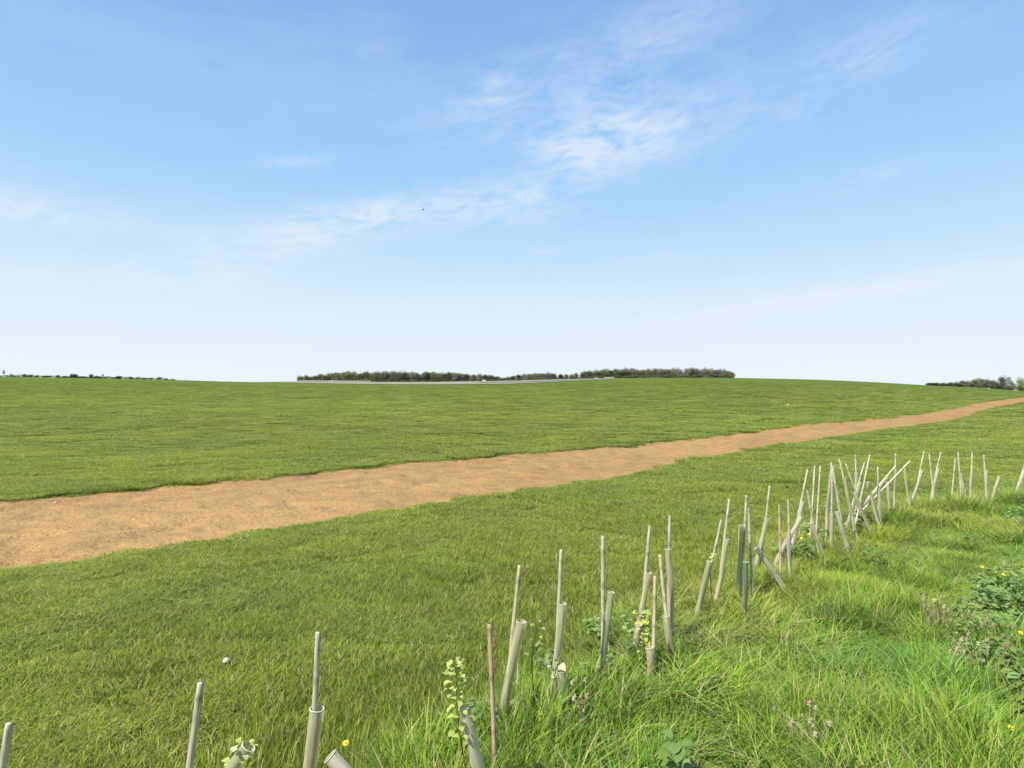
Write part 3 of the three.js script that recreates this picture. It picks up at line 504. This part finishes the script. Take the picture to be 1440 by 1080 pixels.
{
  const top = curve([[-0.366, 3], [-0.349, 10], [-0.33, 8], [-0.318, 11], [-0.297, 13], [-0.27, 14.5], [-0.235, 15], [-0.188, 15.5], [-0.14, 14.5], [-0.094, 13], [-0.047, 11], [-0.024, 8], [-0.012, 5.5], [0.0, 8], [0.024, 10], [0.06, 11], [0.08, 8], [0.1, 8], [0.118, 11], [0.141, 12.5], [0.165, 13.5], [0.2, 14], [0.26, 13.5], [0.31, 14.5], [0.33, 13.5], [0.355, 12.5], [0.372, 5]]);
  const LAB = { brown: 'grey-brown barely leafed tree in the long wood on the ridge', olive: 'olive budding tree in the long wood on the ridge', dark: 'dark evergreen tree in the long wood on the ridge', pale: 'pale-trunked tree at the airy end of the long wood', grey: 'ash-grey bare tree in the long wood on the ridge' };
  for (let row = 0; row < 3; row++) for (let s = -0.352 + row * 0.003; s < 0.368; s += 0.0072 + tr() * 0.0045) {
    if (row === 2 && tr() < 0.3) continue;
    const h = top(s) * (row ? 0.98 : 0.9) * (0.88 + tr() * 0.2); if (h < 1.5) continue;
    const u = tr(), left = s < -0.22; let k = left && row === 0 ? (u < 0.5 ? 'pale' : u < 0.8 ? 'olive' : 'brown') : u < 0.42 ? 'brown' : u < 0.66 ? 'olive' : u < 0.86 ? 'dark' : 'grey';
    if (row === 2) k = u < 0.7 ? 'dark' : 'brown';
    tree(k, s, 764 + row * 11 + tr() * 6, h, Math.max(9, h * 0.98) * (0.85 + tr() * 0.4), LAB[k], 'trees of the long wood, ' + k);
  }
  // hedge bottom along the wood
  for (let s = -0.350; s < 0.366; s += 0.0085 + tr() * 0.006) if (top(s) > 4) tree(tr() < 0.5 ? 'olive' : 'brown', s, 759 + tr() * 2, 2.4 + tr() * 1.8, 8 + tr() * 5, 'low scrubby bush along the foot of the long wood', 'bushes along the foot of the wood', 'bush');
}
for (const [s, w, h, k, label] of [[-0.842, 3, 9, 'grey', 'narrow grey poplar-shaped tree standing up from the far hedge'], [-0.829, 6, 4, 'grey', 'low grey-green bush beside the far barn'], [-0.797, 7, 4, 'olive', 0], [-0.785, 6, 3, 'grey', 0], [-0.769, 11, 2.6, 'olive', 0], [-0.741, 10, 2.6, 'olive', 0], [-0.729, 6, 5.5, 'dark', 'dark round bush in the far hedge, one of a pair'], [-0.723, 6, 6, 'dark', 'dark round bush in the far hedge, one of a pair'], [-0.714, 6, 3, 'dark', 0], [-0.706, 5, 2.6, 'olive', 0], [-0.697, 6, 5.5, 'dark', 'dark uneven tree in the far hedge next to the small round-headed tree'], [-0.687, 9, 3.4, 'dark', 0], [-0.678, 3.4, 6, 'grey', 'small round-headed tree on a thin trunk in the far hedge'], [-0.668, 7, 3.4, 'grey', 0], [-0.652, 11, 3.8, 'dark', 0], [-0.632, 8, 3.2, 'olive', 0], [-0.619, 7, 3.4, 'grey', 0], [-0.598, 6, 2.2, 'olive', 0], [-0.583, 8, 3.8, 'olive', 0], [-0.574, 5, 2.4, 'grey', 0]])
  tree(k, s, 764, h * 1.05, w * 1.2, label || 'low scrubby bush in the gappy far hedge', 'scrub of the far hedge', h > 5 ? 'tree' : 'bush');
for (const [s, w, h, k, label] of [[0.693, 8, 4, 'dark', 0], [0.703, 8, 4.5, 'bright', 0], [0.714, 9, 5, 'dark', 0], [0.726, 9, 6, 'dark', 0], [0.737, 9, 7, 'olive', 0], [0.747, 10, 9, 'dark', 0], [0.757, 10, 9, 'olive', 0], [0.766, 9, 11, 'dark', 0], [0.775, 12, 14.5, 'olive', 'tallest olive tree of the copse beyond the track'], [0.786, 11, 13, 'brown', 0], [0.795, 10, 12, 'brown', 0], [0.803, 9, 11, 'brown', 0], [0.812, 10, 18.5, 'dark', 'tall dark tree of the copse beyond the track'], [0.822, 9, 18, 'grey', 'tall ash-grey bare tree of the copse beyond the track'], [0.829, 8, 13, 'brown', 0], [0.842, 11, 18, 'bright', 'bright green tree at the end of the copse beyond the track'], [0.856, 12, 19, 'bright', 'second bright green tree at the end of the copse'], [0.80, 9, 7, 'dark', 0], [0.82, 9, 7, 'dark', 0], [0.84, 9, 7, 'olive', 0]])
  tree(k, s, 764 + tr() * 4, h, w * 1.15, label || { dark: 'dark low tree in the copse beyond the track', olive: 'olive tree of middling height in the copse beyond the track', brown: 'brown bare tree in the copse beyond the track', bright: 'small bright green tree in the copse beyond the track' }[k], 'trees of the copse beyond the track');
for (let s = 0.69; s < 0.87; s += 0.009 + tr() * 0.005) tree(tr() < 0.5 ? 'olive' : 'dark', s, 761 + tr() * 2, 2.5 + tr() * 2 + (s - 0.69) * 12, 9 + tr() * 5, 'low bush in the hedge at the foot of the copse', 'bushes at the foot of the copse', 'bush');
for (let s = -0.86; s < -0.555; s += 0.008 + tr() * 0.007) tree(tr() < 0.6 ? 'olive' : 'dark', s, 762, 1.5 + tr() * 1.4, 7 + tr() * 6, 'low tangle of brambles along the bottom of the far hedge', 'brambles of the far hedge', 'bush');
// ---------- far things on the ridge: barns, fence, car ----------
function gable(w, h, roof, depth) { const sh = new THREE.Shape(); sh.moveTo(-w / 2, 0); sh.lineTo(w / 2, 0); sh.lineTo(w / 2, h); sh.lineTo(0, h + roof); sh.lineTo(-w / 2, h); sh.closePath(); return new THREE.ExtrudeGeometry(sh, { depth, bevelEnabled: false }); }
const wallMat = new THREE.MeshStandardMaterial({ color: rgb(0.30, 0.29, 0.27), roughness: 0.9 }), roofMat = new THREE.MeshStandardMaterial({ color: rgb(0.17, 0.175, 0.19), roughness: 0.8 }), doorMat = new THREE.MeshStandardMaterial({ color: rgb(0.09, 0.09, 0.09), roughness: 0.9 });
for (const [s, w, dep, h, label] of [[-0.812, 7, 12, 2.2, 'long grey-roofed barn half hidden in the far hedge'], [-0.754, 5, 5, 2.2, 'small grey shed half hidden in the far hedge']]) {
  const d = 763, x = s * d, g = thing('barn', label, 'barn', x, land(x, d) - 0.3, -d, 'farm buildings in the far hedge'); g.rotation.y = 1.2;
  const wl = mesh('wall', gable(w, h, w * 0.22, dep), wallMat, g); wl.position.z = -dep / 2;
  for (const q of [-1, 1]) { const p = mesh('roof', new THREE.BoxGeometry(Math.hypot(w / 2, w * 0.22) + 0.5, 0.18, dep + 0.8), roofMat, g), a = Math.atan2(w * 0.22, w / 2); p.position.set(q * w / 4, h + w * 0.11 + 0.16, 0); p.rotation.z = -q * a; }
  const dr = mesh('door', new THREE.BoxGeometry(1.8, 1.9, 0.12), doorMat, g); dr.position.set(0, 0.95, dep / 2 + 0.07);
}
const whitePaint = new THREE.MeshStandardMaterial({ color: rgb(0.72, 0.72, 0.68), roughness: 0.6 });
function railFence(s0, s1, d, n, h, label) {
  const x0 = s0 * d, x1 = s1 * d, c = (x0 + x1) / 2, y = land(c, d), g = thing('rail_fence', label, 'fence', c, y, -d);
  const P = (t) => { const x = lerp(x0, x1, t); return V(x - c, land(x, d) - y, 0); };
  for (let i = 0; i <= n; i++) { const p = P(i / n), m = mesh('post', new THREE.BoxGeometry(0.34, h + 0.4, 0.34), whitePaint, g); m.position.set(p.x, p.y + h / 2, 0); }
  for (const lv of [0.55, 0.95]) for (let i = 0; i < n; i++) { const a = P(i / n), b = P((i + 1) / n), m = mesh('rail', new THREE.BoxGeometry(a.distanceTo(b) - 0.36, 0.16, 0.12), whitePaint, g); m.position.set((a.x + b.x) / 2, (a.y + b.y) / 2 + h * lv, 0); m.rotation.z = Math.atan2(b.y - a.y, b.x - a.x); }
}
railFence(-0.352, -0.235, 735, 22, 1.5, 'long white post and rail fence before the airy end of the wood');
railFence(0.153, 0.169, 752, 5, 1.1, 'short white post and rail fence where the pale field ends');
{
  const s = -0.046, d = 730, x = s * d, g = thing('parked_car', 'small white car parked on the pale field below the wood', 'car', x, land(x, d) + 0.25, -d);
  const sh = new THREE.Shape(); sh.moveTo(-2.2, 0.35); sh.lineTo(2.2, 0.35); sh.lineTo(2.25, 0.85); sh.lineTo(1.3, 1.0); sh.lineTo(0.7, 1.5); sh.lineTo(-1.3, 1.55); sh.lineTo(-2.15, 1.0); sh.closePath();
  const body = mesh('body', new THREE.ExtrudeGeometry(sh, { depth: 1.6, bevelEnabled: true, bevelSize: 0.08, bevelThickness: 0.08, bevelSegments: 2 }), new THREE.MeshPhysicalMaterial({ color: rgb(0.75, 0.75, 0.74), roughness: 0.35, clearcoat: 0.6 }), g); body.position.z = -0.8;
  const glass = new THREE.MeshStandardMaterial({ color: rgb(0.03, 0.035, 0.04), roughness: 0.15 }), tyre = new THREE.MeshStandardMaterial({ color: rgb(0.02, 0.02, 0.02), roughness: 0.9 });
  for (const z of [0.9, -0.9]) { const w = mesh('window', new THREE.BoxGeometry(1.7, 0.36, 0.03), glass, g); w.position.set(-0.25, 1.22, z); for (const q of [-1.4, 1.4]) { const t = mesh('wheel', new THREE.CylinderGeometry(0.33, 0.33, 0.22, 18), tyre, g); t.rotation.x = Math.PI / 2; t.position.set(q, 0.33, z * 0.92); } }
}
// ---------- birds ----------
function bird(x, y, d, span, flap, label) {
  const g = thing('bird', label, 'bird', x, y, -d), dark = new THREE.MeshStandardMaterial({ color: rgb(0.05, 0.05, 0.055), roughness: 0.9, side: THREE.DoubleSide }), b = tube([V(-0.5, 0, 0), V(-0.3, 0.01, 0), V(0, 0.02, 0), V(0.3, 0.02, 0), V(0.42, 0.03, 0), V(0.52, 0.02, 0)].map((v) => v.multiplyScalar(span * 0.45)), [0.02, 0.05, 0.085, 0.06, 0.045, 0.005].map((v) => v * span), 8, true);
  mesh('body', geometry(b.pos, b.idx), dark, g);
  for (const q of [-1, 1]) { const w = span / 2, c = span * 0.16, p = [0.08 * span, 0.02, 0, -c, 0.02, 0, 0.1 * span, flap * w, q * w * 0.5, -c * 0.9, flap * w, q * w * 0.5, -0.02, flap * w * 0.6, q * w, -c * 0.7, flap * w * 0.6, q * w * 0.95]; mesh('wing', geometry(p, [0, 1, 2, 1, 3, 2, 2, 3, 4, 3, 5, 4]), dark, g); }
  g.rotation.y = 0.5;
}
bird(-8.9, 1.65 + 19.6, 60, 0.42, 0.35, 'small dark bird flying high against the cirrus');
bird(72, 1.65 + 6.2, 90, 0.36, 0.25, 'tiny bird low over the copse beyond the track');
renderer.render(scene, camera);
